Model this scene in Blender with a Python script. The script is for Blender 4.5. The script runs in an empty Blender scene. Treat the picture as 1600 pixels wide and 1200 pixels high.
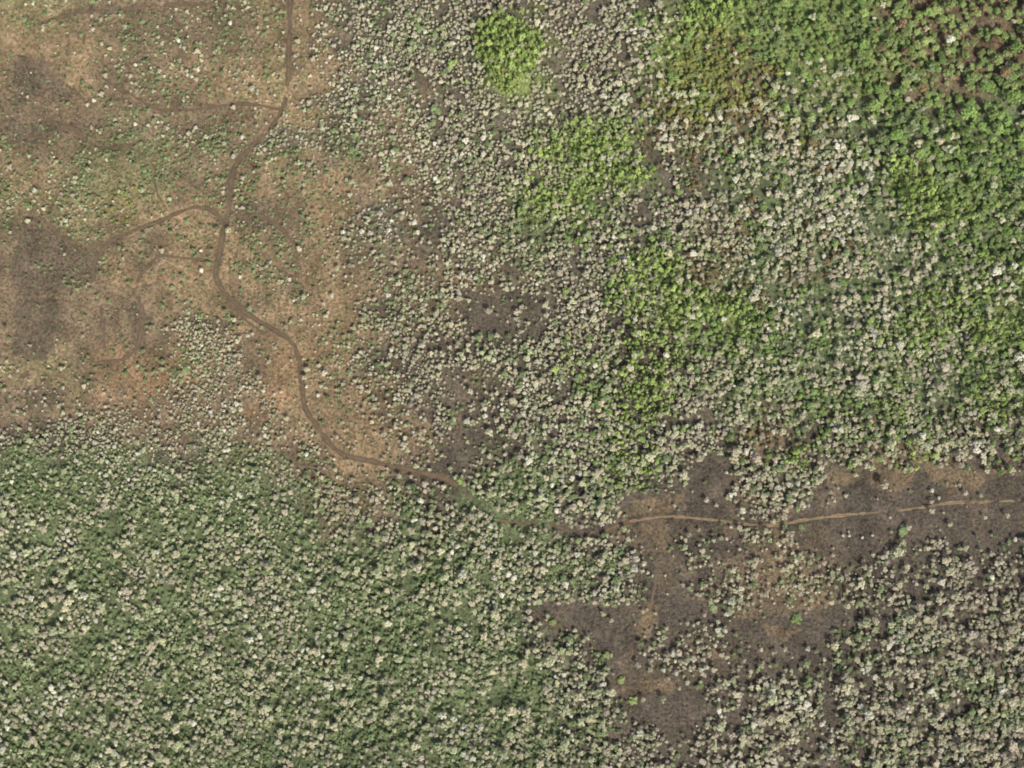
import bpy, math, random
import numpy as np
from mathutils import Vector

# ------------------------------------------------------------------ camera, sky, sun, exposure
S = 0.6                                   # metres per photo pixel on the ground
def wx(px): return (px - 800.0) * S
def wy(py): return (600.0 - py) * S

scene = bpy.context.scene
ALT = 1000.0
CAMX, CAMY = wx(900), wy(850)             # point under the aircraft
cam_d = bpy.data.cameras.new('camera')
cam = bpy.data.objects.new('camera', cam_d)
scene.collection.objects.link(cam)
cam.location = (CAMX, CAMY, ALT)
cam.rotation_euler = (0, 0, 0)
cam_d.sensor_width = 36.0
cam_d.lens = 36.0 * ALT / 960.0
cam_d.shift_x = -CAMX / 960.0
cam_d.shift_y = -CAMY / 960.0
cam_d.clip_start = 1.0
cam_d.clip_end = 30000.0
scene.camera = cam

SUN_AZ, SUN_EL = 147.0, 45.0
world = bpy.data.worlds.new('World')
scene.world = world
world.use_nodes = True
wn = world.node_tree
bg = wn.nodes['Background']
sky = wn.nodes.new('ShaderNodeTexSky')
sky.sky_type = 'NISHITA'
sky.sun_disc = False
sky.air_density = 0.7
sky.dust_density = 3.0
sky.ozone_density = 0.5
sky.sun_elevation = math.radians(SUN_EL)
sky.sun_rotation = math.radians(SUN_AZ)
wn.links.new(sky.outputs[0], bg.inputs[0])
bg.inputs[1].default_value = 0.12

sun_d = bpy.data.lights.new('sun', 'SUN')
sun = bpy.data.objects.new('sun', sun_d)
scene.collection.objects.link(sun)
sun_d.energy = 3.3
sun_d.angle = math.radians(0.53)
sun_d.color = (1.0, 0.955, 0.88)
az, el = math.radians(SUN_AZ), math.radians(SUN_EL)
sdir = Vector((math.sin(az) * math.cos(el), math.cos(az) * math.cos(el), math.sin(el)))
sun.rotation_euler = (-sdir).to_track_quat('-Z', 'Y').to_euler()
sun.location = sdir * 2000

scene.view_settings.view_transform = 'Standard'
scene.view_settings.look = 'None'
scene.view_settings.gamma = 1.0
scene.view_settings.exposure = 0.80
scene.cycles.filter_width = 1.9
scene.cycles.max_bounces = 5
scene.cycles.diffuse_bounces = 3

rng = np.random.default_rng(7)
random.seed(7)
COL = scene.collection

# ------------------------------------------------------------------ noise and maps
def vnoise(x, y, cell, seed):
    r = np.random.default_rng(seed)
    t = r.random((256, 256)).astype(np.float32)
    gx, gy = x / cell + 1000.0, y / cell + 1000.0
    ix, iy = np.floor(gx).astype(int), np.floor(gy).astype(int)
    fx, fy = gx - ix, gy - iy
    fx = fx * fx * (3 - 2 * fx); fy = fy * fy * (3 - 2 * fy)
    a = t[iy % 256, ix % 256]; b = t[iy % 256, (ix + 1) % 256]
    c = t[(iy + 1) % 256, ix % 256]; d = t[(iy + 1) % 256, (ix + 1) % 256]
    return (a * (1 - fx) + b * fx) * (1 - fy) + (c * (1 - fx) + d * fx) * fy
def fbm(x, y, cell, seed, octs=3):
    s = 0.0; a = 1.0; n = 0.0
    for k in range(octs):
        s = s + a * vnoise(x, y, cell / 2 ** k, seed + k * 17); n += a; a *= 0.55
    return s / n

# what the land is like, one letter for every 30 m square (50 px of the photograph), from x = 64, y = 0
SOIL = """
ybbbbbgtbkkkkkkkkkkkggggggrrrr
ttbbbbbttkkkkkggkkkgggggggrrrr
dtbbtttytkkkkkggkkkgggrgggrrrr
dbbbbbtttkkbkkkkkkkrgrrkkkkkkk
bbggbbbkkkbbkkkkkggkkkkkkkkkkk
tgyybbtybtbbbkkkgggkkkkkkkkggg
yyytttbbttkbkkkggkkkkkkkkkkggg
dydbtttbtbkbkkkkkkkkkbkkkkkkkk
dbtttttbttbbbbbkkkggkkkkkkkkkk
ddbbttbtttkkbdddkkkgggkkkkkggg
dbbbbbttttbbddddkkkkkgkkkkkgkg
ybooobbotbkkkkkkkkkkkkkkkkgkkk
bbobbbbottokkbkkkkkkkkkkkkkkkk
kkkbbbbbttttdddkkkkkkkrkkkkkkk
kkkkdkkbbttbddkkkkkkddkkkdbbbk
kkkkkkkkbbbddkkkkkdddbkkdddbdb
kkkkkkkkkbdkdkkkkkbbdddbdddddd
kkkkkkkkkkkkkkkkkkkdddbbdddkdd
kkkkkkkkkkkkkkkkkkkddbbbbddddd
kkkkkkkkkkkkkkkdddddddodddkkkk
kkkkkkkkkkkkkkkkkdddodddddkkkk
kkkkkkkkkkkkkkkkkkdddddddkkkkk
kkkkkkkkkkkkkkkkkkddddkkdkkkkk
kkkkkkkkkkkkkkkkkkkkddkkdkkkkk
""".split()
PALE = """
111111213455677788752111111111
001111212566675488742111111111
001322223666664578852132322111
011200122555655577754345543221
102222245444666563245555664322
121101133234566553335555555433
342101111134466344566677765323
011121131234566556546667665544
011111241123455677445545666555
000000113244433576555355675544
111165121255533466544245466564
211147412466566665455556664665
232247521235555665445665454654
566567542112223565456536555665
446655544312345666663477533445
346644465534465566212477211120
655543554455564565212232221122
655566655555566666424555314645
655566655554566755532556556565
555456665554456331124310236666
555556665455554564264433356567
555445554556555664113555566655
555555555554446666344666467777
555555556555566656653666467777
""".split()
GREEN = """
g.gg.ggggggg.gl...g.LLGDDGGOGG
..gg.gg...gggLLL...LYOGDDDGOOG
.g.ggg.g..gg.lLl..gYYYOGgDGOGG
..gg......gg.gGgg..OYOOggGDGDD
ggGGgGgggGg..gglLLLoOogyogGGDD
gGgGggggg.g..gglLLLgogg.ogLLGG
ggy..gg.g.g..ggLLGg...o...gLLG
.gg.gggGggg..gGGGg.GgoG.ogggGG
.g.gg.gG...g.ggG..LLoogooggggL
....gg.gg.gGg.....lLLLog..gLLG
..gg.g...gg..gg.g.lLGLDgD.lLgL
.gg.G....gg..gGglGLLGgGGg.Gg.G
....g....gg.g..ggGLLggGGGGLgGL
gg.....g......g.gGLGggogGGGGgG
GGgg.gG.g....gGGgGLg..glgg.L..
GGgGGGGggg.G.gGGgG....gg......
gggGGGgggg.gG.Gggg............
gGGgGggGggGgGgg.GG.....g......
gGgggGgggGGgGgG.GGG..g..gg....
gggGGgggGGGGggg...........gG.g
gGGgGGggGGGGgGGggg.......Gggg.
GgggGGGggGgggggggG.....gggg.GG
gggGgGgGgGGGggGgGG...gg...gg.G
GGggGgGggGgggGgGGGgg..g.ggGggg
""".split()
for k in (0, 1, 2): GREEN[k] = GREEN[k][:26] + 4 * 'F'      # broad soft green canopy, top right corner
for name, m in (('SOIL', SOIL), ('PALE', PALE), ('GREEN', GREEN)):
    assert len(m) == 24, (name, len(m))
    for i, r in enumerate(m):
        assert len(r) == 30, (name, i, len(r), r)

def bil(grid, u, v):
    h, w = grid.shape[:2]
    u = np.clip(u, 0, w - 1.001); v = np.clip(v, 0, h - 1.001)
    i, j = u.astype(int), v.astype(int)
    fu, fv = u - i, v - j
    if grid.ndim == 3: fu, fv = fu[..., None], fv[..., None]
    return (grid[j, i] * (1 - fu) + grid[j, i + 1] * fu) * (1 - fv) + (grid[j + 1, i] * (1 - fu) + grid[j + 1, i + 1] * fu) * fv
def warp(px, py, amp=46.0, seed=3):
    a2 = amp * .75
    return (px + (fbm(px, py, 60, seed) - .5) * 2 * amp + (fbm(px, py, 17, seed + 200, 3) - .5) * 2 * a2,
            py + (fbm(px, py, 60, seed + 99) - .5) * 2 * amp + (fbm(px, py, 17, seed + 300, 3) - .5) * 2 * a2)
def cell(px, py, amp=46.0, seed=3):
    qx, qy = warp(px, py, amp, seed)
    return (qx - 64) / 50 - .5, (qy) / 50 - .5

SOILC = {  # bare soil, litter and low mat colours (albedo)
    't': (.170, .119, .067), 'o': (.174, .111, .061), 'b': (.122, .088, .056), 'd': (.058, .046, .036),
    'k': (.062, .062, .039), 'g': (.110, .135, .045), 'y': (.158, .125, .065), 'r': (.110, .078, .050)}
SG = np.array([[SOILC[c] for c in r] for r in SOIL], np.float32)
for j, i in ((2, 0), (3, 0), (7, 0), (7, 2), (8, 0), (9, 0), (9, 1), (10, 0)): SG[j, i] = SOILC['b']     # their dark hollows are outlined below
for j, i in ((4, 2), (4, 3), (5, 1), (0, 6)): SG[j, i] = (.118, .100, .054)        # weedy soil
for j, i in ((19, 22), (20, 20)): SG[j, i] = (.096, .071, .047)
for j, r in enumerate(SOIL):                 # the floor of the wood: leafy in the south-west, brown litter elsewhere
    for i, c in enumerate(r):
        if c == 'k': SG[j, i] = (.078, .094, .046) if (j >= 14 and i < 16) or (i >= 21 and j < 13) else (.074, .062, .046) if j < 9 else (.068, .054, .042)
PG = np.array([[int(c) for c in r] for r in PALE], np.float32)
PG[17:23, 20:28] -= .4
PG[0:14, 9:17] += 1.3
PG[11:, 17:] += .4
PG[0:11, 19:] -= .5
PG[0:7, 0:8] += .7
PG[15:, 0:16] += .3
PG[10:14, 0:8] += PG[10:14, 0:8] * .2
PG = np.clip(PG, 0, 9)
GDEN = {'.': .06, 'l': .6, 'L': 1.0, 'g': .25, 'G': .72, 'D': .95, 'd': .5, 'o': .4, 'O': .8, 'y': .4, 'Y': .95, 'F': .97}
GG = np.array([[GDEN[c] for c in r] for r in GREEN], np.float32)
GG[14:, :16] *= 1.25
GG[12:14, :12] *= .55
GG[0:8, 0:9] *= 1.35
GG[3:11, 17:] *= 1.15
GTYPE = {'.': 1, 'l': 0, 'L': 0, 'g': 1, 'G': 1, 'D': 2, 'd': 2, 'o': 3, 'O': 3, 'y': 4, 'Y': 4, 'F': 5}
GT = np.array([[GTYPE[c] for c in r] for r in GREEN], int)
SIZE = np.array([[1.35, 1.35, 1.5, 1.65, 1.95, 2.2, 2.4, 2.4], [1.3, 1.3, 1.4, 1.65, 1.95, 2.2, 2.25, 2.4],
                 [1.2, 1.3, 1.4, 1.7, 1.95, 2.15, 2.25, 2.3], [1.45, 1.35, 1.45, 1.9, 2.2, 2.4, 2.4, 2.5],
                 [2.35, 2.3, 2.2, 2.35, 2.3, 1.9, 2.0, 2.3], [2.3, 2.3, 2.4, 2.45, 2.4, 2.1, 2.6, 3.0]], np.float32)

def inpoly(px, py, poly):
    ins = np.zeros(px.shape, bool)
    n = len(poly); j = n - 1
    for i in range(n):
        xi, yi = poly[i]; xj, yj = poly[j]
        if yi != yj:
            ins ^= ((yi > py) != (yj > py)) & (px < (xj - xi) * (py - yi) / (yj - yi) + xi)
        j = i
    return ins
CLEAR = [  # burnt-brown bare flats: no woodland
    [(982, 765), (1060, 763), (1080, 742), (1095, 722), (1120, 712), (1134, 730), (1136, 812), (1120, 830), (1080, 838), (1050, 840), (1040, 855), (1020, 850), (1000, 830), (982, 815)],
    [(1240, 808), (1268, 795), (1282, 765), (1288, 738), (1310, 724), (1350, 728), (1375, 738), (1420, 740), (1440, 718), (1475, 725), (1500, 742), (1700, 748), (1700, 838), (1520, 838), (1460, 842), (1400, 850), (1350, 860), (1330, 880), (1300, 872), (1250, 858), (1240, 840), (1225, 828)],
    [(1000, 945), (1022, 925), (1022, 870), (1048, 870), (1050, 900), (1080, 930), (1130, 938), (1135, 962), (1230, 960), (1330, 945), (1345, 955), (1300, 985), (1275, 1015), (1240, 1030), (1190, 1000), (1150, 985), (1130, 968), (1060, 966), (1020, 978), (1003, 1010), (990, 1048), (1060, 1052), (1090, 1070), (1085, 1120), (1080, 1150), (1040, 1150), (1000, 1110), (960, 1085), (950, 1060), (955, 1040), (950, 1025), (925, 1000), (880, 985), (840, 975), (825, 960), (850, 938), (920, 945), (970, 958)]]
THIN = [[(698, 585), (780, 580), (800, 610), (790, 655), (740, 662), (698, 640)], [(700, 676), (790, 674), (870, 690), (830, 715), (770, 738), (705, 735)],
        [(730, 455), (860, 460), (880, 490), (850, 530), (780, 535), (740, 510)], [(1040, 1090), (1180, 1085), (1150, 1170), (1060, 1200)], [(1400, 860), (1450, 880), (1440, 930), (1410, 925)]]
SANDY = [[(986, 774), (1050, 768), (1072, 782), (1040, 802), (986, 806)], [(1000, 818), (1040, 816), (1046, 850), (1030, 872), (1020, 850)],
         [(1290, 738), (1350, 730), (1345, 752), (1300, 756)], [(1355, 742), (1430, 745), (1420, 775), (1370, 775)], [(1440, 722), (1540, 745), (1530, 765), (1450, 750)],
         [(1010, 945), (1035, 950), (1020, 985), (1000, 1010), (995, 985)], [(1200, 965), (1240, 985), (1225, 1000), (1190, 990)], [(1000, 1060), (1060, 1056), (1050, 1075), (1005, 1075)]]
KNOLL = [(740, 82), (752, 45), (776, 27), (812, 32), (838, 55), (851, 82), (840, 108), (824, 135), (802, 158), (777, 150), (764, 112), (742, 100)]
DARKS = [  # dark hollows on the tan ground
    [(212, 452), (222, 470), (238, 490), (234, 515), (220, 540), (206, 540), (208, 500)],
    [(156, 480), (165, 500), (166, 540), (158, 540), (155, 510)],
    [(20, 335), (72, 342), (96, 366), (120, 384), (165, 376), (200, 362), (180, 384), (150, 402), (146, 430), (128, 446), (104, 452), (60, 462), (20, 470)],
    [(20, 470), (84, 474), (104, 490), (92, 520), (78, 548), (60, 560), (20, 560)],
    [(20, 92), (72, 100), (86, 118), (118, 142), (128, 150), (100, 150), (78, 140), (20, 170)],
    [(20, 186), (80, 190), (112, 192), (122, 204), (92, 206), (76, 222), (20, 224)],
    [(366, 318), (420, 322), (436, 338), (424, 358), (390, 360), (364, 350)], [(352, 262), (372, 258), (366, 300), (354, 322)],
    [(282, 500), (330, 500), (372, 512), (350, 526), (300, 520)], [(120, 10), (180, 14), (240, 8), (240, 18), (150, 30), (112, 24)],
    [(444, 60), (460, 60), (462, 120), (448, 122)], [(40, 606), (90, 612), (130, 628), (100, 640), (40, 640)],
    [(770, 455), (860, 468), (850, 520), (800, 530), (750, 505), (730, 480)], [(720, 690), (800, 680), (815, 705), (770, 735), (715, 735)],
    [(600, 762), (690, 755), (680, 790), (620, 785)], [(252, 700), (300, 712), (320, 730), (270, 728), (250, 720)], [(610, 740), (625, 735), (632, 768), (600, 770)]]

# ------------------------------------------------------------------ tracks (photo pixels)
ROADS = {
 'dirt_road': ('brown dirt road curving down from the top and bending right through the tan clearing', 4.8, 'dark_shaded',
   [(455, -60), (454, 0), (452, 75), (451, 125), (446, 155), (434, 185), (411, 212), (389, 235), (371, 255), (362, 285), (359, 330), (351, 358), (346, 388), (341, 410), (337, 430), (346, 450), (364, 470), (389, 492), (419, 510), (444, 525), (461, 543), (470, 580), (474, 625), (481, 645), (498, 670), (514, 692), (536, 710), (576, 720), (619, 730), (651, 737), (681, 744), (704, 752), (724, 765), (746, 785), (769, 799), (784, 813), (814, 817), (851, 818), (896, 831), (939, 830), (964, 822), (984, 815)]),
 'sandy_road': ('narrow pale sandy dirt road crossing the dark bare flat on the right', 2.5, 'sand',
   [(984, 815), (1014, 810), (1049, 807), (1089, 810), (1134, 815), (1164, 819), (1201, 821), (1239, 816), (1261, 812), (1298, 807), (1353, 802), (1411, 797), (1461, 789), (1486, 786), (1518, 785), (1560, 784), (1640, 780)]),
 'loop_track': ('dark dirt track looping up to the left road bend', 4.0, 'dark_shaded',
   [(146, 440), (148, 410), (171, 380), (214, 360), (249, 347), (276, 335), (301, 326), (326, 327), (341, 337), (348, 352)]),
 'side_track': ('short dark track running left from the road junction', 2.6, 'dark_shaded',
   [(214, 452), (221, 430), (239, 411), (251, 401), (276, 403), (306, 406), (338, 411)]),
 'faint_track': ('faint curving track through the green patch at the left edge', 2.2, 'dark_shaded',
   [(40, 216), (64, 214), (106, 200), (124, 207), (139, 222), (164, 232), (194, 229), (224, 220), (249, 209)]),
 'thin_track': ('thin winding track dropping to the dark loop track', 2.0, 'dark_shaded',
   [(196, 230), (214, 236), (226, 247), (242, 262), (243, 285), (248, 305), (261, 327), (268, 337)]),
 'grassy_track': ('straight faint track crossing tan ground to the upper road', 2.6, 'dark_shaded',
   [(160, 122), (184, 137), (219, 157), (249, 172), (279, 173), (314, 172), (339, 167), (389, 163), (440, 172)]),
 'spur_track': ('reddish dirt spur leading down from the sandy road', 2.0, 'rust',
   [(1026, 812), (1030, 850), (1027, 880), (1024, 910), (1020, 930), (1014, 958), (996, 980), (991, 1005), (986, 1028)]),
 'rutted_track': ('second rut fanning out beside the diagonal road', 2.2, 'dark_shaded',
   [(350, 458), (362, 478), (384, 500), (402, 514), (416, 524)]),
}
def smooth_path(pts, step=3.0):
    P = [np.array(p, float) for p in pts]
    P = [2 * P[0] - P[1]] + P + [2 * P[-1] - P[-2]]
    out = []
    for i in range(1, len(P) - 2):
        n = max(2, int(np.linalg.norm(P[i + 1] - P[i]) / step))
        for k in range(n):
            t = k / n
            a, b, c, d = P[i - 1], P[i], P[i + 1], P[i + 2]
            out.append(.5 * (2 * b + (c - a) * t + (2 * a - 5 * b + 4 * c - d) * t * t + (3 * b - a - 3 * c + d) * t ** 3))
    out.append(P[-2])
    return np.array(out)
TRAILS = [('dark trail running in from the left edge to the loop track', 5.0, [(30, 330), (70, 346), (100, 372), (135, 386), (171, 378)]),
 ('dark trail slanting down from the left edge near the top', 4.0, [(30, 96), (66, 108), (95, 128), (125, 150), (150, 166)]),
 ('dark forked trail below the top left hollow', 3.5, [(62, 150), (70, 180), (90, 195), (112, 200)]),
 ('dark trail hooking below the loop track', 3.0, [(148, 425), (146, 444), (160, 451), (200, 450), (240, 446)]),
 ('thin dark upright streak on tan ground at left', 3.0, [(157, 478), (160, 500), (163, 545)]),
 ('broad dark upright streak left of the road junction', 5.5, [(214, 452), (222, 480), (222, 510), (213, 542), (190, 562), (150, 568)]),
 ('dark trail slanting down at the left edge', 5.0, [(106, 468), (96, 500), (80, 530), (62, 565), (30, 590)]),
 ('dark trail leaving the road bend toward the right', 4.0, [(372, 340), (410, 338), (440, 358), (462, 384)]),
 ('faint dark trail across the top left slope', 3.0, [(60, 40), (110, 24), (160, 18), (240, 10), (330, 6)])]
for i, (lab, w, pts) in enumerate(TRAILS): ROADS['dark_trail' + ('.%03d' % i if i else '')] = (lab, w, 'dark_shaded', pts)
PATHS = {k: smooth_path(v[3]) for k, v in ROADS.items()}
RES = 2                                     # road mask raster, 2 px cells, photo range -200..1800 x -200..1400
rmask = np.full((800, 1000), 99.0, np.float32)
for k, pts in PATHS.items():
    w = ROADS[k][1] / S / 2
    for x, y in pts:
        i0, j0 = int((x + 200) / RES), int((y + 200) / RES)
        for j in range(j0 - 8, j0 + 9):
            for i in range(i0 - 8, i0 + 9):
                if 0 <= i < 1000 and 0 <= j < 800:
                    d = math.hypot(i * RES - 200 + 1 - x, j * RES - 200 + 1 - y) - w
                    if d < rmask[j, i]: rmask[j, i] = d
def road_dist(px, py):
    return rmask[np.clip(((py + 200) / RES).astype(int), 0, 799), np.clip(((px + 200) / RES).astype(int), 0, 999)]

# ------------------------------------------------------------------ materials
def new_mat(name):
    m = bpy.data.materials.new(name); m.use_nodes = True
    return m, m.node_tree.nodes, m.node_tree.links
def ground_material():
    m, N, L = new_mat('soil')
    b = N['Principled BSDF']; b.inputs['Roughness'].default_value = .95
    b.inputs['Specular IOR Level'].default_value = .12
    at = N.new('ShaderNodeAttribute'); at.attribute_name = 'soil'
    geo = N.new('ShaderNodeNewGeometry')
    def noise(scale, det, rough=.6):
        n = N.new('ShaderNodeTexNoise'); n.inputs['Scale'].default_value = scale
        n.inputs['Detail'].default_value = det; n.inputs['Roughness'].default_value = rough
        L.new(geo.outputs['Position'], n.inputs['Vector']); return n
    def ramp(src, lo, hi, a, c):
        r = N.new('ShaderNodeMapRange'); L.new(src.outputs[0], r.inputs[0])
        r.inputs[1].default_value = lo; r.inputs[2].default_value = hi
        r.inputs[3].default_value = a; r.inputs[4].default_value = c; return r
    n1 = noise(.35, 6, .7); n2 = noise(.05, 4); n3 = noise(.6, 3); n4 = noise(.16, 7, .75)
    v1 = ramp(n1, .34, .66, .35, 1.7); v2 = ramp(n2, .3, .7, .8, 1.22)
    mul = N.new('ShaderNodeMath'); mul.operation = 'MULTIPLY'; L.new(v1.outputs[0], mul.inputs[0]); L.new(v2.outputs[0], mul.inputs[1])
    sc = N.new('ShaderNodeVectorMath'); sc.operation = 'SCALE'; L.new(at.outputs['Color'], sc.inputs[0]); L.new(mul.outputs[0], sc.inputs[3])
    mx = N.new('ShaderNodeMix'); mx.data_type = 'RGBA'; mx.inputs[7].default_value = (.070, .084, .036, 1)     # moss and low weeds
    g = ramp(n4, .52, .66, 0, .5); L.new(g.outputs[0], mx.inputs[0]); L.new(sc.outputs[0], mx.inputs[6])
    mx2 = N.new('ShaderNodeMix'); mx2.data_type = 'RGBA'; mx2.inputs[7].default_value = (.24, .205, .15, 1)   # dry straw flecks
    g2 = ramp(n3, .6, .72, 0, .55); L.new(g2.outputs[0], mx2.inputs[0]); L.new(mx.outputs[2], mx2.inputs[6])
    L.new(mx2.outputs[2], b.inputs['Base Color'])
    bp = N.new('ShaderNodeBump'); bp.inputs['Strength'].default_value = .8; bp.inputs['Distance'].default_value = 1.0
    L.new(n1.outputs[0], bp.inputs['Height']); L.new(bp.outputs[0], b.inputs['Normal'])
    return m
def dirt_material(name, col, col2):
    m, N, L = new_mat(name)
    b = N['Principled BSDF']; b.inputs['Roughness'].default_value = .95; b.inputs['Specular IOR Level'].default_value = .12
    geo = N.new('ShaderNodeNewGeometry'); n = N.new('ShaderNodeTexNoise')
    n.inputs['Scale'].default_value = .22; n.inputs['Detail'].default_value = 6; n.inputs['Roughness'].default_value = .7
    L.new(geo.outputs['Position'], n.inputs['Vector'])
    r = N.new('ShaderNodeMapRange'); r.inputs[1].default_value = .35; r.inputs[2].default_value = .65; L.new(n.outputs[0], r.inputs[0])
    mx = N.new('ShaderNodeMix'); mx.data_type = 'RGBA'; L.new(r.outputs[0], mx.inputs[0])
    mx.inputs[6].default_value = (*col, 1); mx.inputs[7].default_value = (*col2, 1)
    L.new(mx.outputs[2], b.inputs['Base Color'])
    return m
def leaf_material(name, col, var=.35, trans=.15, col2=None):
    m, N, L = new_mat(name)
    b = N['Principled BSDF']; b.inputs['Roughness'].default_value = .75; b.inputs['Specular IOR Level'].default_value = .2
    oi = N.new('ShaderNodeObjectInfo')
    mx = N.new('ShaderNodeMix'); mx.data_type = 'RGBA'
    mx.inputs[6].default_value = (*col, 1); mx.inputs[7].default_value = (*(col2 or col), 1)
    L.new(oi.outputs['Random'], mx.inputs[0])
    wn_ = N.new('ShaderNodeTexWhiteNoise'); wn_.noise_dimensions = '1D'
    mu = N.new('ShaderNodeMath'); mu.operation = 'MULTIPLY'; mu.inputs[1].default_value = 917.3
    L.new(oi.outputs['Random'], mu.inputs[0]); L.new(mu.outputs[0], wn_.inputs['W'])
    r = N.new('ShaderNodeMapRange'); r.inputs[3].default_value = 1 - var; r.inputs[4].default_value = 1 + var
    L.new(wn_.outputs['Value'], r.inputs[0])
    sc = N.new('ShaderNodeVectorMath'); sc.operation = 'SCALE'; L.new(mx.outputs[2], sc.inputs[0]); L.new(r.outputs[0], sc.inputs[3])
    L.new(sc.outputs[0], b.inputs['Base Color'])
    t = N.new('ShaderNodeBsdfTranslucent'); L.new(sc.outputs[0], t.inputs[0])
    ms = N.new('ShaderNodeMixShader'); ms.inputs[0].default_value = trans
    L.new(b.outputs[0], ms.inputs[1]); L.new(t.outputs[0], ms.inputs[2])
    L.new(ms.outputs[0], N['Material Output'].inputs['Surface'])
    return m
M_SOIL = ground_material()
M_DIRT = {'dark_shaded': dirt_material('dark_shaded_earth', (.066, .050, .033), (.105, .077, .048)),  # brown dirt; verge shading over the main road is put into this colour
          'sand': dirt_material('pale_sand', (.150, .105, .058), (.220, .160, .095)),
          'rust': dirt_material('rusty_earth', (.085, .060, .040), (.13, .088, .054))}
M_DIRTMID = {'dark_shaded': dirt_material('dark_shaded_earth_crown', (.078, .058, .036), (.13, .094, .055)),
             'sand': dirt_material('sandy_crown', (.095, .070, .042), (.14, .10, .06)),
             'rust': dirt_material('rusty_crown', (.09, .066, .043), (.13, .09, .055))}
M_BARK = dirt_material('bark', (.13, .11, .085), (.22, .195, .16))
PT = {'cream': ((.44, .405, .265), (.385, .36, .235)), 'greenish grey': ((.33, .355, .205), (.385, .385, .235)),
      'pinkish tan': ((.405, .355, .26), (.355, .32, .23)), 'whitish': ((.53, .51, .39), (.48, .47, .355))}
M_PALE = {k: leaf_material('foliage_' + k.replace(' ', '_'), a, .25, .12, c) for k, (a, c) in PT.items()}
GTN = ['lime green', 'mid green', 'vivid green', 'olive brown', 'yellow green', 'soft green']
GC = {'lime green': ((.245, .35, .090), (.31, .385, .12)), 'mid green': ((.165, .225, .095), (.21, .25, .115)),
      'vivid green': ((.16, .25, .068), (.21, .275, .088)), 'olive brown': ((.20, .135, .070), (.20, .165, .078)),
      'yellow green': ((.245, .265, .070), (.22, .225, .07)), 'soft green': ((.19, .265, .088), (.23, .275, .10))}
M_GREEN = {k: leaf_material('foliage_' + k.replace(' ', '_'), a, .3, .2, c) for k, (a, c) in GC.items()}
M_GRASS = leaf_material('dry_grass', (.17, .13, .07), .4, .15, (.27, .22, .14))
M_FERN = leaf_material('fern', (.105, .150, .058), .4, .15, (.155, .165, .085))

# ------------------------------------------------------------------ terrain
def height(x, y):
    h = (fbm(x, y, 160, 41, 3) - .5) * 7 + (fbm(x, y, 30, 57, 2) - .5) * 1.6
    kx, ky = wx(798), wy(88)
    d2 = ((x - kx) / 36) ** 2 + ((y - ky) / 44) ** 2
    h = h + 13 * np.exp(-d2 * 1.2)
    far = np.maximum(0, np.maximum(np.abs(x) - 620, np.abs(y) - 500))
    return h * np.exp(-far / 300)
STEP = 2.5
gx = np.concatenate([[-9000, -4000, -2000, -1200, -900], np.arange(-700, 700.1, STEP), [900, 1200, 2000, 4000, 9000]])
gy = np.concatenate([[-9000, -4000, -2000, -1100, -800], np.arange(-550, 550.1, STEP), [800, 1100, 2000, 4000, 9000]])
X, Y = np.meshgrid(gx, gy)
Z = height(X, Y)
def ground_z(x, y):
    x = np.asarray(x, float); y = np.asarray(y, float)
    i = np.clip(np.searchsorted(gx, x) - 1, 0, len(gx) - 2); j = np.clip(np.searchsorted(gy, y) - 1, 0, len(gy) - 2)
    fx = (x - gx[i]) / (gx[i + 1] - gx[i]); fy = (y - gy[j]) / (gy[j + 1] - gy[j])
    return (Z[j, i] * (1 - fx) + Z[j, i + 1] * fx) * (1 - fy) + (Z[j + 1, i] * (1 - fx) + Z[j + 1, i + 1] * fx) * fy
def mesh_np(name, V, F, mat=None, k=4):
    me = bpy.data.meshes.new(name)
    V = np.asarray(V, np.float32); F = np.asarray(F, np.int32)
    me.vertices.add(len(V)); me.vertices.foreach_set('co', V.ravel())
    if len(F):
        me.loops.add(F.size); me.loops.foreach_set('vertex_index', F.ravel())
        me.polygons.add(len(F)); me.polygons.foreach_set('loop_start', np.arange(len(F), dtype=np.int32) * k)
    me.update(calc_edges=True)
    if mat: me.materials.append(mat)
    return me
def soil_colour(px, py):
    u, v = cell(px, py)
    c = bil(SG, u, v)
    wxp, wyp = warp(px, py, 13, 12)
    for p in CLEAR:
        k = inpoly(wxp, wyp, p)[..., None]
        rust = np.clip((fbm(px, py, 45, 71) - .5) * 4, 0, 1)[..., None]
        c = np.where(k, np.array(SOILC['d']) * (1 - rust) + np.array((.085, .064, .044)) * rust, c)
    wxp, wyp = warp(px, py, 14, 15)
    for p in THIN: c = np.where(inpoly(wxp, wyp, p)[..., None], c * .4 + np.array((.070, .054, .042)) * .6, c)
    for p in SANDY: c = np.where(inpoly(wxp, wyp, p)[..., None], c * .35 + np.array((.128, .092, .054)) * .65, c)
    for p in DARKS:
        c = np.where(inpoly(wxp, wyp, p)[..., None], c * .45 + np.array((.062, .049, .036)) * .55, c)
    c = np.where(inpoly(*warp(px, py, 8, 12), KNOLL)[..., None], np.array(SOILC['g']), c)
    # mottling between neighbouring soils
    n = (fbm(px, py, 26, 88) - .5)[..., None]
    c = c * (1 + n * .9)
    return np.clip(c, .01, .6)
idx = np.arange(X.size).reshape(X.shape)
F = np.stack([idx[:-1, :-1], idx[:-1, 1:], idx[1:, 1:], idx[1:, :-1]], -1).reshape(-1, 4)
me = mesh_np('ground', np.stack([X, Y, Z], -1).reshape(-1, 3), F, M_SOIL)
me.polygons.foreach_set('use_smooth', np.ones(len(F), bool))
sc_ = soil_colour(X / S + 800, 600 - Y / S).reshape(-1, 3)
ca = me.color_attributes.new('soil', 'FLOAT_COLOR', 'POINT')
ca.data.foreach_set('color', np.concatenate([sc_, np.ones((len(sc_), 1))], 1).astype(np.float32).ravel())
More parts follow.
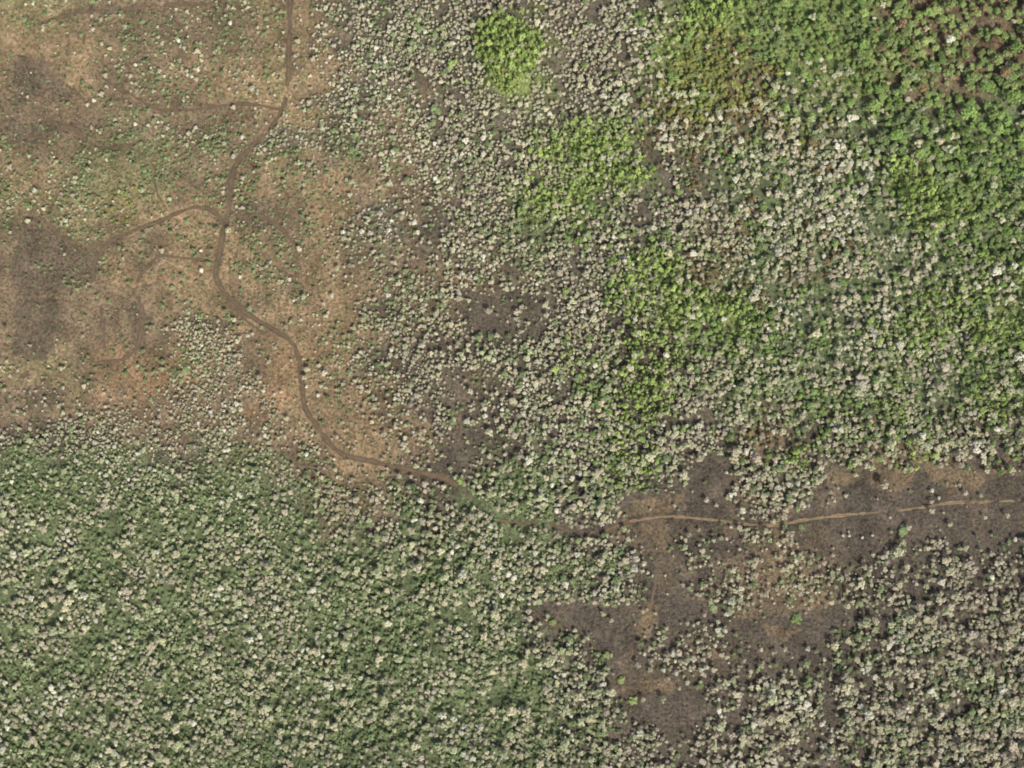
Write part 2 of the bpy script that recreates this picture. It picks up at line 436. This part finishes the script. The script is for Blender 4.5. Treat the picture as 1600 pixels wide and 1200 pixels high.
ground = bpy.data.objects.new('ground', me); COL.objects.link(ground)
ground['kind'] = 'structure'; ground['label'] = 'tan and dark brown bare soil ground under the woodland'

for k, (label, width, mat, _) in ROADS.items():
    P = PATHS[k]; W = np.stack([wx(P[:, 0]), wy(P[:, 1])], -1)
    T = np.gradient(W, axis=0); T /= np.linalg.norm(T, axis=1)[:, None] + 1e-9
    Nn = np.stack([-T[:, 1], T[:, 0]], -1)
    wob = .35 + 1.3 * fbm(W[:, 0], W[:, 1], 11, 5)
    edge = lambda sd: 1 + (fbm(W[:, 0] * 1.0, W[:, 1], 5, sd) - .5) * 1.1
    cs = [(-.5, .02), (-.36, .05), (-.26, -.01), (-.14, .03), (0, .10), (.14, .03), (.26, -.01), (.36, .05), (.5, .02)]
    V = []
    for t, dz in cs:
        q = W + Nn * (t * width * wob * (edge(int(50 + t * 20)) if abs(t) > .3 else 1))[:, None]
        V.append(np.stack([q[:, 0], q[:, 1], ground_z(q[:, 0], q[:, 1]) + .10 + dz], -1))
    V = np.stack(V, 1); n, m_ = V.shape[:2]
    ii = np.arange(n * m_).reshape(n, m_)
    Fr = np.stack([ii[:-1, :-1], ii[1:, :-1], ii[1:, 1:], ii[:-1, 1:]], -1).reshape(-1, 4)
    mi = np.tile(np.array([0, 0, 0, 1, 1, 0, 0, 0], np.int32), n - 1)
    fc = V.reshape(-1, 3)[Fr].mean(1)                    # worn away in places: the soil shows through
    wear = .62 * fbm(fc[:, 0], fc[:, 1], 7, 33, 2) + .38 * fbm(fc[:, 0], fc[:, 1], 28, 34, 1)
    side = np.tile(np.abs(np.arange(8) - 3.5), n - 1)
    fpx, fpy = fc[:, 0] / S + 800, 600 - fc[:, 1] / S
    wear = wear - np.where((k == 'dirt_road') & (fpx > 715), .22, 0) - np.where((k == 'dirt_road') & (fpy < 250), .11, 0)
    left = wear > {'dirt_road': .22, 'sandy_road': .30, 'spur_track': .46, 'loop_track': .22, 'side_track': .3, 'rutted_track': .3}.get(k, .42 if k.startswith('dark_trail') else .36) + np.where(side > 2, .08, 0)
    Fr, mi = Fr[left], mi[left]
    me = mesh_np(k, V.reshape(-1, 3), Fr, M_DIRT[mat]); me.materials.append(M_DIRTMID[mat])
    me.polygons.foreach_set('material_index', mi)
    o = bpy.data.objects.new(k, me); COL.objects.link(o)
    o['kind'] = 'structure'; o['label'] = label

# ------------------------------------------------------------------ plant shapes (unit crown radius, base at z = 0)
def leaf_quads(cen, nor, size, r):
    n = len(cen)
    nor = nor / (np.linalg.norm(nor, axis=1)[:, None] + 1e-9)
    a = r.normal(size=(n, 3)); t = np.cross(nor, a); t /= np.linalg.norm(t, axis=1)[:, None] + 1e-9
    b = np.cross(nor, t)
    s = (size * r.uniform(.7, 1.3, n))[:, None]; s2 = s * r.uniform(.5, .95, n)[:, None]
    V = np.stack([cen - t * s, cen - b * s2 * .8 + nor * s * .15, cen + t * s, cen + b * s2 - nor * s * .1], 1).reshape(-1, 3)
    return V
def crown_mesh(name, seed, mat, clumps=9, per=34, flat=.55, leaf=.15, spread=.68, top=1.0, tall=1.0, up=.8, column=0):
    """leaf-clump crown: centre at z = 0, unit radius"""
    r = np.random.default_rng(seed); Vs = []
    ax = r.uniform(.72, 1.28, 2)
    for c in range(clumps):
        a = 2.4 * c + r.uniform(-.5, .5); rho = spread * math.sqrt((c + .3) / clumps) * r.uniform(.8, 1.15)
        cen = np.array([math.cos(a) * rho * ax[0], math.sin(a) * rho * ax[1], tall * (flat * (1 - 1.2 * rho * rho) * .5 * top + r.uniform(-.14, .14))])
        cr = r.uniform(.26, .46)
        if column: cen[2] += column * (1 - rho) * r.uniform(.2, 1.0)
        d = r.normal(size=(per, 3)); d[:, 2] = np.abs(d[:, 2]) * up + .12 * d[:, 2]
        d /= np.linalg.norm(d, axis=1)[:, None]
        p = cen + d * cr * r.uniform(.6, 1.08, per)[:, None] * np.array([1, 1, .75 * tall])
        nor = d + r.normal(size=(per, 3)) * .35 + np.array([0, 0, .35])
        Vs.append(leaf_quads(p, nor, leaf, r))
    V = np.concatenate(Vs)
    return mesh_np(name, V, np.arange(len(V)).reshape(-1, 4), mat)
def tube(path, radii, seg=5):
    V = []; F = []
    for i, (p, rr) in enumerate(zip(path, radii)):
        for s in range(seg):
            a = 2 * math.pi * s / seg
            V.append((p[0] + math.cos(a) * rr, p[1] + math.sin(a) * rr, p[2]))
    for i in range(len(path) - 1):
        for s in range(seg):
            F.append((i * seg + s, i * seg + (s + 1) % seg, (i + 1) * seg + (s + 1) % seg, (i + 1) * seg + s))
    return V, F
def trunk_mesh(name, seed, h=2.2, limbs=4):
    """tapered trunk with limbs, in the same units as its crown, from z = 0 up to z = h"""
    r = random.Random(seed); V, F = [], []
    def add(path, rad):
        v, f = tube(path, rad); o = len(V)
        V.extend(v); F.extend([tuple(o + q for q in g) for g in f])
    bend = (r.uniform(-.12, .12), r.uniform(-.12, .12))
    add([(0, 0, -.15), (bend[0] * .4, bend[1] * .4, h * .35), (bend[0], bend[1], h * .72), (bend[0] * 1.4, bend[1] * 1.4, h)], [.13, .10, .075, .03])
    for k in range(limbs):
        a = 2 * math.pi * k / limbs + r.uniform(-.5, .5); L = r.uniform(.45, .75); z0 = h * r.uniform(.5, .72)
        add([(bend[0] * .8, bend[1] * .8, z0), (math.cos(a) * L * .5, math.sin(a) * L * .5, z0 + .22 * h), (math.cos(a) * L, math.sin(a) * L, z0 + .32 * h)], [.055, .04, .015])
    return mesh_np(name, V, F, M_BARK)
def join_mesh(name, parts):
    """parts: (mesh, dz) -> one mesh keeping each material"""
    V, Fs, mi, mats, o = [], [], [], [], 0
    for m, dz in parts:
        v = np.empty(len(m.vertices) * 3, np.float32); m.vertices.foreach_get('co', v); v = v.reshape(-1, 3) + np.array([0, 0, dz], np.float32)
        f = np.empty(len(m.loops), np.int32); m.loops.foreach_get('vertex_index', f)
        V.append(v); Fs.append(f.reshape(-1, 4) + o); mi += [len(mats)] * len(m.polygons); mats.append(m.materials[0]); o += len(v)
    me = mesh_np(name, np.concatenate(V), np.concatenate(Fs))
    for m in mats: me.materials.append(m)
    me.polygons.foreach_set('material_index', np.array(mi, np.int32))
    return me

NV = 5
TH = 1.9                                     # trunk height of a pale tree in crown radii
TRUNK = [trunk_mesh('trunk', 100 + i, TH) for i in range(NV)]
CROWN_P = {t: [crown_mesh('crown', 200 + i + 31 * j, M_PALE[t], clumps=7 + i % 4, flat=.6 + .1 * (i % 3)) for i in range(NV)] for j, t in enumerate(PT)}
GH = 1.5
TRUNK_G = [trunk_mesh('trunk', 300 + i, GH, 5) for i in range(NV)]
GSHAPE = {'lime green': dict(clumps=14, per=30, flat=.9, leaf=.15, column=3.4), 'mid green': dict(clumps=10, per=32, flat=.75, leaf=.15),
          'vivid green': dict(clumps=12, per=32, flat=.8, leaf=.15, tall=1.15), 'olive brown': dict(clumps=9, per=30, flat=.7, leaf=.14),
          'yellow green': dict(clumps=10, per=32, flat=.7, leaf=.15), 'soft green': dict(clumps=13, per=34, flat=.75, leaf=.13)}
CROWN_G = {t: [crown_mesh('crown', 400 + i + 37 * j, M_GREEN[t], **GSHAPE[t]) for i in range(NV)] for j, t in enumerate(GTN)}

def proto_collection(name, meshes):
    c = bpy.data.collections.new(name)
    for i, m in enumerate(meshes):
        c.objects.link(bpy.data.objects.new('%s_%03d' % (name, i), m))
    return c
def scatter(name, label, coll, pos, scl, rotz, variant):
    """one uncountable mass of plants: points with instances"""
    me = mesh_np(name, pos, [])
    def at(n, ty, dt, arr):
        a = me.attributes.new(n, ty, 'POINT'); a.data.foreach_set(dt, arr.ravel())
    at('scl', 'FLOAT_VECTOR', 'vector', np.asarray(scl, np.float32))
    rot = np.zeros((len(pos), 3), np.float32); rot[:, 2] = rotz
    rot[:, :2] = rng.normal(size=(len(pos), 2)) * .09
    at('rot', 'FLOAT_VECTOR', 'vector', rot)
    at('variant', 'INT', 'value', np.asarray(variant, np.int32))
    o = bpy.data.objects.new(name, me); COL.objects.link(o)
    o['kind'] = 'stuff'; o['label'] = label
    g = bpy.data.node_groups.new(name, 'GeometryNodeTree')
    g.interface.new_socket('Geometry', in_out='INPUT', socket_type='NodeSocketGeometry')
    g.interface.new_socket('Geometry', in_out='OUTPUT', socket_type='NodeSocketGeometry')
    N, L = g.nodes, g.links
    gi, go = N.new('NodeGroupInput'), N.new('NodeGroupOutput')
    ci = N.new('GeometryNodeCollectionInfo'); ci.inputs[0].default_value = coll
    ci.inputs['Separate Children'].default_value = True; ci.inputs['Reset Children'].default_value = True
    io = N.new('GeometryNodeInstanceOnPoints'); io.inputs['Pick Instance'].default_value = True
    def na(n, ty):
        a = N.new('GeometryNodeInputNamedAttribute'); a.data_type = ty; a.inputs[0].default_value = n
        return [s for s in a.outputs if s.enabled][0] if False else a.outputs[0]
    L.new(gi.outputs[0], io.inputs['Points']); L.new(ci.outputs[0], io.inputs['Instance'])
    L.new(na('variant', 'INT'), io.inputs['Instance Index'])
    er = N.new('FunctionNodeEulerToRotation'); L.new(na('rot', 'FLOAT_VECTOR'), er.inputs[0]); L.new(er.outputs[0], io.inputs['Rotation'])
    L.new(na('scl', 'FLOAT_VECTOR'), io.inputs['Scale'])
    L.new(io.outputs[0], go.inputs[0])
    md = o.modifiers.new('plants', 'NODES'); md.node_group = g
    return o

# ------------------------------------------------------------------ where the plants stand (photo pixels)
PX0, PX1, PY0, PY1 = -75, 1675, -75, 1275
def pack(ncand, radius_fn, gap, seed, tighter=0):
    """dart throwing with a local crown radius; returns px, py, r(m)"""
    r = np.random.default_rng(seed)
    px = r.uniform(PX0, PX1, ncand); py = r.uniform(PY0, PY1, ncand)
    rad = radius_fn(px, py) * np.clip(np.exp(r.normal(size=ncand) * .42), .42, 2.1)
    cs = 12.0; grid = {}; keep = []
    sp = rad * (gap - tighter * np.clip((px - 880) / 200, 0, 1)) / S
    for i in range(ncand):
        x, y, s = px[i], py[i], sp[i]
        cx, cy = int(x // cs), int(y // cs); ok = True
        for a in (cx - 1, cx, cx + 1):
            for b in (cy - 1, cy, cy + 1):
                for (u, v, w) in grid.get((a, b), ()):
                    if (u - x) ** 2 + (v - y) ** 2 < (.5 * (s + w)) ** 2: ok = False; break
                if not ok: break
            if not ok: break
        if ok:
            grid.setdefault((cx, cy), []).append((x, y, s)); keep.append(i)
    k = np.array(keep)
    return px[k], py[k], rad[k]
def clear_mask(px, py, amp=13):
    x, y = warp(px, py, amp, 12)
    m = np.zeros(px.shape, bool)
    for p in CLEAR: m |= inpoly(x, y, p)
    return m

# pale-crowned trees
fr = lambda x, y: bil(SIZE, (x - 100) / 200, (y - 100) / 200)
px, py, pr = pack(260000, fr, 1.46, 11, .2)
u, v = cell(px, py, 26)
den = bil(PG, u, v)
clump = fbm(px, py, 30, 61, 3)
prob = np.clip((den / 7.0) ** 1.5 * (1 + (clump - .5) * 3.0), 0, 1)
cm = clear_mask(px, py)
prob = np.where(cm, np.minimum(prob, .035), prob)
for p in THIN: prob = np.where(inpoly(*warp(px, py, 13, 12), p), prob * .5, prob)
kn = inpoly(*warp(px, py, 8, 12), KNOLL); prob = np.where(kn, .17, prob)
keep = (rng.random(len(px)) < prob) & (road_dist(px, py) > 1.5 + pr / S * .35)
px, py, pr, den = px[keep], py[keep], pr[keep], den[keep]
tn = list(PT)
tz = fbm(px, py, 50, 77, 2); gl = bil(GG, *cell(px, py, 26))
tr = rng.random(len(px)) + (tz - .5) * .9
ptint = np.where(tr < .26, 2, np.where(tr < .62, 0, np.where(tr < .93, 1, 3)))
ptint = np.where((ptint == 2) & (gl > .6), 1, ptint)

# green shrubs and trees
GSIZE = np.array([[1.2, 1.2, 1.4, 2.0, 1.8, 2.2, 2.8, 4.6], [1.1, 1.2, 1.3, 1.6, 1.7, 2.0, 2.3, 2.7], [1.1, 1.2, 1.2, 1.5, 1.7, 1.9, 1.8, 1.9],
                  [1.2, 1.2, 1.3, 1.5, 1.7, 1.8, 1.9, 1.9], [1.5, 1.6, 1.6, 1.7, 1.7, 1.7, 1.7, 1.7], [1.5, 1.5, 1.6, 1.6, 1.7, 1.7, 1.8, 1.9]], np.float32)
def fg(x, y):
    u, v = cell(x, y, 30, 23)
    t = GT[np.clip(np.round(v).astype(int), 0, 23), np.clip(np.round(u).astype(int), 0, 29)]
    lime = ((t == 0) & (bil(GG, u, v) > .6)) | inpoly(*warp(x, y, 8, 12), KNOLL)
    return bil(GSIZE, (x - 100) / 200, (y - 100) / 200) * np.where(lime, .78, 1)
qx, qy, qr = pack(200000, fg, 1.18, 12)
u, v = cell(qx, qy, 30, 23)
gden = bil(GG, u, v)
gcl = fbm(qx, qy, 22, 161, 2)
gp = np.clip(gden * (1 + (gcl - .5) * 2.2), 0, 1)
kn = inpoly(*warp(qx, qy, 8, 12), KNOLL)
near = ((qx - 797) / 105) ** 2 + ((qy - 90) / 120) ** 2 < 1
gp = np.where(near & ~kn, gp * .12, gp)
for p in THIN: gp = np.where(inpoly(*warp(qx, qy, 13, 12), p), gp * .3, gp)
gp = np.where(kn, .99, gp)
gp = np.where(clear_mask(qx, qy), .008, gp)
keep = (rng.random(len(qx)) < gp) & (road_dist(qx, qy) > 1.2 + qr / S * .4)
qx, qy, qr, kn = qx[keep], qy[keep], qr[keep], kn[keep]
u, v = cell(qx, qy, 30, 23)
gt = GT[np.clip(np.round(v).astype(int), 0, 23), np.clip(np.round(u).astype(int), 0, 29)]
sw = rng.random(len(qx))
gt = np.where(sw < .10, 1, np.where((sw < .16) & (gt != 1), 2, gt))
gt = np.where((gt == 1) & (qx > 880) & (qy < 760) & (rng.random(len(qx)) < .6), 2, gt)
gt = np.where((gt == 5) & (rng.random(len(qx)) < .16), 3, gt)
gt = np.where((gt == 3) & (qy < 190) & (qx < 1300) & (rng.random(len(qx)) < .5), 4, gt)
gt = np.where(kn, np.where(sw < .88, 0, 4), gt)

# ------------------------------------------------------------------ single trees and bushes
ZONES = [((120, 50), 'on tan ground in the top left corner'), ((330, 60), 'on brown slope left of the upper road'), ((140, 150), 'by the dark hollow near the top left'),
 ((330, 140), 'above the straight faint track'), ((140, 250), 'around the faint curving track at left'), ((300, 220), 'on green patches below the faint track'),
 ((410, 280), 'beside the road bend at upper left'), ((130, 320), 'on yellowish ground above the dark loop track'), ((300, 370), 'inside the dark track loop'),
 ((410, 400), 'in green clump right of the junction'), ((150, 500), 'by the dark hollows at the left edge'), ((300, 480), 'on tan ground below the road junction'),
 ((300, 540), 'in the small dotted grove left of the road'), ((120, 600), 'on rusty ground at the left edge'), ((350, 640), 'in the dotted grove below the rusty ground'),
 ((520, 60), 'at the upper woodland edge right of the road'), ((600, 130), 'in grey woodland left of the bright green knoll'), ((520, 220), 'on the orange woodland edge, upper centre'),
 ((640, 240), 'in grey woodland below left of the knoll'), ((700, 60), 'close to the left of the bright green knoll'), ((880, 60), 'in grey stand right of the bright green knoll'),
 ((800, 90), 'on the bright green knoll'), ((800, 220), 'in grey stand below the bright green knoll'), ((960, 130), 'in the dense grey stand, top centre'),
 ((560, 360), 'on orange ground near the picture centre left'), ((660, 400), 'at the brown woodland edge, centre left'), ((780, 340), 'in mottled stand left of the lime thicket'),
 ((880, 310), 'beside the lime thicket, upper centre'), ((960, 240), 'in the lime thicket, upper centre right'), ((800, 480), 'around the dark bare patch in the centre'),
 ((560, 560), 'on the orange clearing right of the road'), ((680, 560), 'in grey stand above the centre'), ((800, 620), 'in the open stand at the centre'),
 ((900, 420), 'in even grey stand right of centre'), ((1060, 60), 'in yellow green thicket, top right of centre'), ((1180, 130), 'among rusty brush, upper right'),
 ((1280, 60), 'in the dark green wood, upper right'), ((1450, 90), 'in broad canopy wood, top right corner'), ((1250, 260), 'in the mixed grey stand, upper right'),
 ((1450, 250), 'in dark green wood at the right edge'), ((1080, 260), 'in rusty green stand below yellow thicket'), ((1100, 400), 'in the mottled stand, right of centre'),
 ((1150, 500), 'by the lime thicket right of centre'), ((1260, 420), 'in the brownish stand, right middle'), ((1450, 420), 'in the light stand at right edge'),
 ((1450, 560), 'in green stand at the right edge, middle'), ((1020, 600), 'in bright green strip right of centre'), ((1000, 700), 'above the left end of dark flat'),
 ((1200, 620), 'in mixed wood above the dark flat'), ((1420, 680), 'at the wood edge above the right flat'), ((1200, 760), 'in pale tongue of wood above sandy road'),
 ((1060, 780), 'on the dark flat left of pale tongue'), ((1400, 800), 'on the dark flat along the sandy road'), ((1180, 880), 'in sparse stand below the sandy road'),
 ((1440, 920), 'in pale wood below the right flat'), ((1060, 1000), 'on the lower dark clearing'), ((1250, 980), 'on bare ground of the lower right clearing'),
 ((1200, 1080), 'in dotted stand, lower right'), ((1440, 1050), 'in dense pale wood, lower right corner'), ((1300, 1150), 'in pale wood at the bottom right'),
 ((940, 900), 'in stand left of the lower clearing'), ((930, 1050), 'in stand left of the bottom clearing'), ((900, 1150), 'in wood at the bottom, right of centre'),
 ((820, 760), 'in wood where the road disappears'), ((620, 700), 'on tan ground along the lower road'), ((560, 790), 'in dotted wood below the road'),
 ((700, 850), 'in green wood below the road end'), ((700, 1000), 'in leafy wood, bottom centre'), ((650, 1130), 'in leafy wood at the bottom, left of centre'),
 ((520, 950), 'in mottled wood, lower left of centre'), ((420, 1080), 'in fine grained wood, lower left'), ((380, 860), 'in wood below the dotted grove'),
 ((150, 700), 'at the green wood edge, left'), ((150, 840), 'in green wood at the left edge'), ((300, 760), 'in green wood below rusty ground'),
 ((130, 980), 'in lower left wood near the edge'), ((280, 1000), 'in mottled lower left wood'), ((150, 1130), 'in wood at the bottom left corner'), ((320, 1140), 'in wood at the bottom, far left part')]
ZC = np.array([z[0] for z in ZONES], float)
def zone(x, y): return int(np.argmin(((ZC - np.array([x, y])) ** 2).sum(1)))
ORD = ['leftmost', 'second from left', 'third from left', 'fourth from left', 'fifth from left', 'sixth from left', 'seventh from left', 'eighth from left', 'ninth from left', 'tenth from left']
made = {}
def base_name(n):
    return n
def single(name, x, y, r, hs, tint, crown, trunk, th, label, cat, group, rot=None, squash=1.0):
    X_, Y_ = wx(x), wy(y)
    e = bpy.data.objects.new(name, None); COL.objects.link(e)
    e.empty_display_size = .5
    e.location = (X_, Y_, float(ground_z(X_, Y_))); e.rotation_euler = (0, 0, random.uniform(0, 6.28))
    e['label'] = label; e['category'] = cat; e['group'] = group
    t = bpy.data.objects.new('trunk' if th > .6 else 'stem', trunk); COL.objects.link(t); t.parent = e; t.scale = (r, r, r * hs)
    c = bpy.data.objects.new('crown' if th > .6 else 'foliage', crown); COL.objects.link(c); c.parent = e
    c.location = (0, 0, th * .92 * r * hs); c.scale = (r, r, r * squash)
    return e
def label_all(items, noun):
    """items: [x, y, tint, ...]; unique label for each by zone, tint and order"""
    grp = {}
    for i, it in enumerate(items): grp.setdefault((zone(it[0], it[1]), it[2]), []).append(i)
    out = [None] * len(items)
    for (z, t), ids in grp.items():
        ids.sort(key=lambda i: items[i][0])
        for k, i in enumerate(ids):
            s = '%s %s %s' % (t, noun, ZONES[z][1])
            if len(ids) == 2: s += ', ' + ('left one', 'right one')[k]
            elif len(ids) > 2: s += ', ' + ORD[min(k, 9)]
            out[i] = s
    return out
inframe = lambda x, y: (x > 8) & (x < 1592) & (y > 8) & (y < 1192)
# pale: half the broadest crowns, half the ones standing out on open ground
ok = np.where(inframe(px, py))[0]
score = pr[ok].copy()
big = ok[np.argsort(-score)]
op = den[ok] < 3.2
lone = ok[op][np.argsort(-pr[ok][op])]
sel = []; cnt = {}
def take(cands, limit):
    n = 0
    for i in cands:
        if n >= limit: break
        k = (zone(px[i], py[i]), int(ptint[i]))
        if i in chosen or cnt.get(k, 0) >= 4: continue
        cnt[k] = cnt.get(k, 0) + 1; chosen.add(i); sel.append(i); n += 1
chosen = set(); take(big, 150); take(lone, 128)
items = [(px[i], py[i], tn[ptint[i]]) for i in sel]
labs = label_all(items, 'crowned tree')
for i, lab in zip(sel, labs):
    t = tn[ptint[i]]; k = int(rng.integers(NV))
    single('pale_tree', px[i], py[i], float(pr[i]) * 1.06, float(rng.uniform(.75, 1.05)), t, CROWN_P[t][k], TRUNK[int(rng.integers(NV))], TH, lab, 'tree', 'pale crowned trees')
rest = np.ones(len(px), bool); rest[sel] = False

okg = np.where(inframe(qx, qy) & (qr > 1.2))[0]
bigg = okg[np.argsort(-qr[okg] * np.where(gt[okg] == 1, .92, 1))]
selg = []; cntg = {}
for i in bigg:
    if len(selg) >= 270: break
    k = (zone(qx[i], qy[i]), int(gt[i]))
    if cntg.get(k, 0) >= 5: continue
    cntg[k] = cntg.get(k, 0) + 1; selg.append(i)
labs = label_all([(qx[i], qy[i], GTN[gt[i]]) for i in selg], 'tree')
for i, lab in zip(selg, labs):
    t = GTN[gt[i]]; k = int(rng.integers(NV))
    single('green_tree', qx[i], qy[i], float(qr[i]), float(rng.uniform(.8, 1.1)), t, CROWN_G[t][k], TRUNK_G[int(rng.integers(NV))], GH, lab, 'tree', 'green leafy trees')
restg = np.ones(len(qx), bool); restg[selg] = False

# trees that stand out one by one
WHITE = [(566, 363, 2.9, 'bright whitish tree at the left of a pair on orange ground'), (580, 366, 3.0, 'bright whitish tree at the right of a pair on orange ground'),
 (580, 355, 2.0, 'small whitish tree just above the bright pair on orange ground'), (609, 362, 3.0, 'whitish round tree alone right of the bright pair'),
 (608, 463, 2.7, 'whitish tree at lower edge of the orange clearing'), (649, 350, 3.4, 'broad whitish tree at the brown wood edge above centre'),
 (718, 460, 2.7, 'whitish tree on the wood edge left of the dark patch'), (318, 425, 2.9, 'whitish tree beside the dirt road junction'),
 (389, 526, 2.6, 'whitish tree between the diagonal road and the dotted grove'), (363, 41, 2.6, 'whitish tree on brown slope near the top road'),
 (290, 78, 2.1, 'small whitish tree in the middle of the upper brown slope'), (312, 112, 2.4, 'whitish tree on tan ground above the straight track'),
 (308, 202, 2.2, 'whitish tree in green patch below the straight track'), (352, 227, 2.4, 'whitish tree on green patch left of the road bend'),
 (264, 203, 2.1, 'whitish tree just below the end of the faint curving track'), (139, 166, 2.2, 'whitish tree above the faint curving track'),
 (215, 105, 2.2, 'whitish tree at the left of the straight track start'), (214, 196, 2.2, 'whitish tree inside the green patch above the curving track'),
 (481, 711, 2.6, 'whitish tree left of the road on its lower curve'), (1225, 1014, 2.2, 'whitish tree on bare ground at the lower right'),
 (1261, 1013, 2.6, 'wide whitish tree on bare ground at the lower right edge'), (1317, 837, 1.7, 'small white tree at the left of a row on the dark flat'),
 (1327, 837, 1.5, 'small white tree second in the row on the dark flat'), (1347, 840, 1.6, 'small white tree third in the row on the dark flat'),
 (1363, 837, 1.6, 'small white tree at the right end of the row on the dark flat'), (1454, 767, 2.2, 'pale tree standing alone just above the sandy road'),
 (1040, 1030, 2.6, 'whitish tree in the tight clump on the lower clearing, left one'), (1050, 1022, 2.8, 'whitish tree in the tight clump on the lower clearing, right one'),
 (1036, 1046, 2.5, 'whitish tree at the foot of the tight clump on the lower clearing'), (480, 605, 1.8, 'small whitish tree right of the road below the orange clearing'),
 (102, 607, 2.4, 'whitish tree alone on rusty ground at the left edge'), (606, 733, 1.9, 'whitish tree touching the lower road'),
 (672, 734, 2.0, 'whitish tree above the lower road near its bend')]
for x, y, r, lab in WHITE:
    single('pale_tree', x, y, r, .8, 'whitish', CROWN_P['whitish'][random.randrange(NV)], TRUNK[random.randrange(NV)], TH, lab, 'tree', 'whitish trees standing out')
BUSH = [(1411, 829, 5.2, 'mid green', 'round green bush alone on the dark flat below the sandy road'), (1114, 949, 4.6, 'mid green', 'round green bush on the dark clearing below the sparse stand'),
 (1244, 967, 5.0, 'soft green', 'light green bush at the top of the lower right clearing'), (948, 1023, 4.0, 'soft green', 'light green bush at the left edge of the lower clearing'),
 (989, 1094, 4.2, 'soft green', 'dull green bush inside the bottom clearing'), (1094, 1071, 4.2, 'mid green', 'green bush at the right edge of the bottom clearing'),
 (864, 972, 3.8, 'soft green', 'light green bush at the left tip of the lower clearing'), (292, 578, 4.6, 'mid green', 'green bush left of the small dotted grove'),
 (970, 1062, 4.2, 'soft green', 'light green bush between the two lower clearings'), (720, 752, 3.8, 'lime green', 'lime green bush at the right side of the lower road bend'),
 (1459, 712, 4.0, 'lime green', 'lime green bush at the wood edge above the right flat'), (1252, 824, 3.0, 'mid green', 'small green bush below the sandy road at its dip')]
for x, y, r, t, lab in BUSH:
    single('green_bush', x, y, r, .30, t, CROWN_G[t][random.randrange(NV)], TRUNK_G[random.randrange(NV)], .5 * GH, lab, 'bush', 'green bushes on open ground', squash=.6)
RUST = [(1172, 678, 4.5, 'rust brown bush clump in the wood above the dark flat'), (1472, 95, 4.0, 'rust brown tree in the broad canopy at top right'), (1440, 130, 3.6, 'reddish brown tree below the broad canopy at top right')]
for x, y, r, lab in RUST:
    single('brown_bush', x, y, r, .6, 'olive brown', CROWN_G['olive brown'][random.randrange(NV)], TRUNK_G[random.randrange(NV)], GH, lab, 'bush', 'rust brown bushes')

# ------------------------------------------------------------------ the mass of the woodland
def jitter_z(x, y): return ground_z(wx(x), wy(y))
protoP = proto_collection('pale_wood', [join_mesh('pale_wood', [(TRUNK[i], 0), (CROWN_P[t][i], TH * .92)]) for t in tn for i in range(NV)])
x, y, r, t = px[rest], py[rest], pr[rest], ptint[rest]
hs = rng.uniform(.75, 1.1, len(x))
scatter('pale_woodland', 'mass of small pale grey crowned trees covering most of the land', protoP,
        np.stack([wx(x), wy(y), jitter_z(x, y)], -1), np.stack([r, r, r * hs], -1), rng.uniform(0, 6.28, len(x)), t * NV + rng.integers(0, NV, len(x)))
protoG = proto_collection('green_wood', [join_mesh('green_wood', [(TRUNK_G[i], 0), (CROWN_G[t][i], GH * .92)]) for t in GTN for i in range(NV)])
x, y, r, t = qx[restg], qy[restg], qr[restg], gt[restg]
hs = rng.uniform(.55, 1.15, len(x)) * np.where(t == 0, 1.35, np.where((x > 1000) & (y < 760), 1.1, 1))
scatter('green_thicket', 'mass of green shrubs and small trees between the pale crowns', protoG,
        np.stack([wx(x), wy(y), jitter_z(x, y)], -1), np.stack([r, r, r * hs], -1), rng.uniform(0, 6.28, len(x)), t * NV + rng.integers(0, NV, len(x)))

# low ferns under the wood, dry grass and weeds on the open ground
def tuft(name, seed, mat, n=22):
    return crown_mesh(name, seed, mat, clumps=3, per=n // 3, flat=.4, leaf=.3, spread=.5)
n = 110000
x, y = rng.uniform(PX0, PX1, n), rng.uniform(PY0, PY1, n)
soil = soil_colour(x, y).mean(1)
gr = bil(GG, *cell(x, y, 30, 23))
keep = (rng.random(n) < np.clip(.36 + gr * .9, 0, 1) * np.where(clear_mask(x, y), .45, 1)) & (road_dist(x, y) > 1.2)
x, y = x[keep], y[keep]; r = rng.uniform(.5, 1.2, len(x))
scatter('fern_cover', 'low fern and weed cover between the trees', proto_collection('fern', [tuft('fern', 700 + i, M_FERN) for i in range(4)]),
        np.stack([wx(x), wy(y), jitter_z(x, y) + .1], -1), np.stack([r, r, r], -1), rng.uniform(0, 6.28, len(x)), rng.integers(0, 4, len(x)))
n = 90000
x, y = rng.uniform(PX0, PX1, n), rng.uniform(PY0, PY1, n)
soil = soil_colour(x, y)[:, 0]
keep = (rng.random(n) < np.clip((soil - .05) * 6, .05, .75) * np.where(clear_mask(x, y), 2.2, 1)) & (road_dist(x, y) > 1.0)
x, y = x[keep], y[keep]; r = rng.uniform(.3, .95, len(x))
scatter('dry_grass', 'dry tan grass tufts scattered over the open brown ground', proto_collection('grass', [tuft('grass', 800 + i, M_GRASS) for i in range(4)]),
        np.stack([wx(x), wy(y), jitter_z(x, y) + .05], -1), np.stack([r, r, r], -1), rng.uniform(0, 6.28, len(x)), rng.integers(0, 4, len(x)))
print('COUNTS pale', len(px), 'green', len(qx), 'singles', len(sel), len(selg))
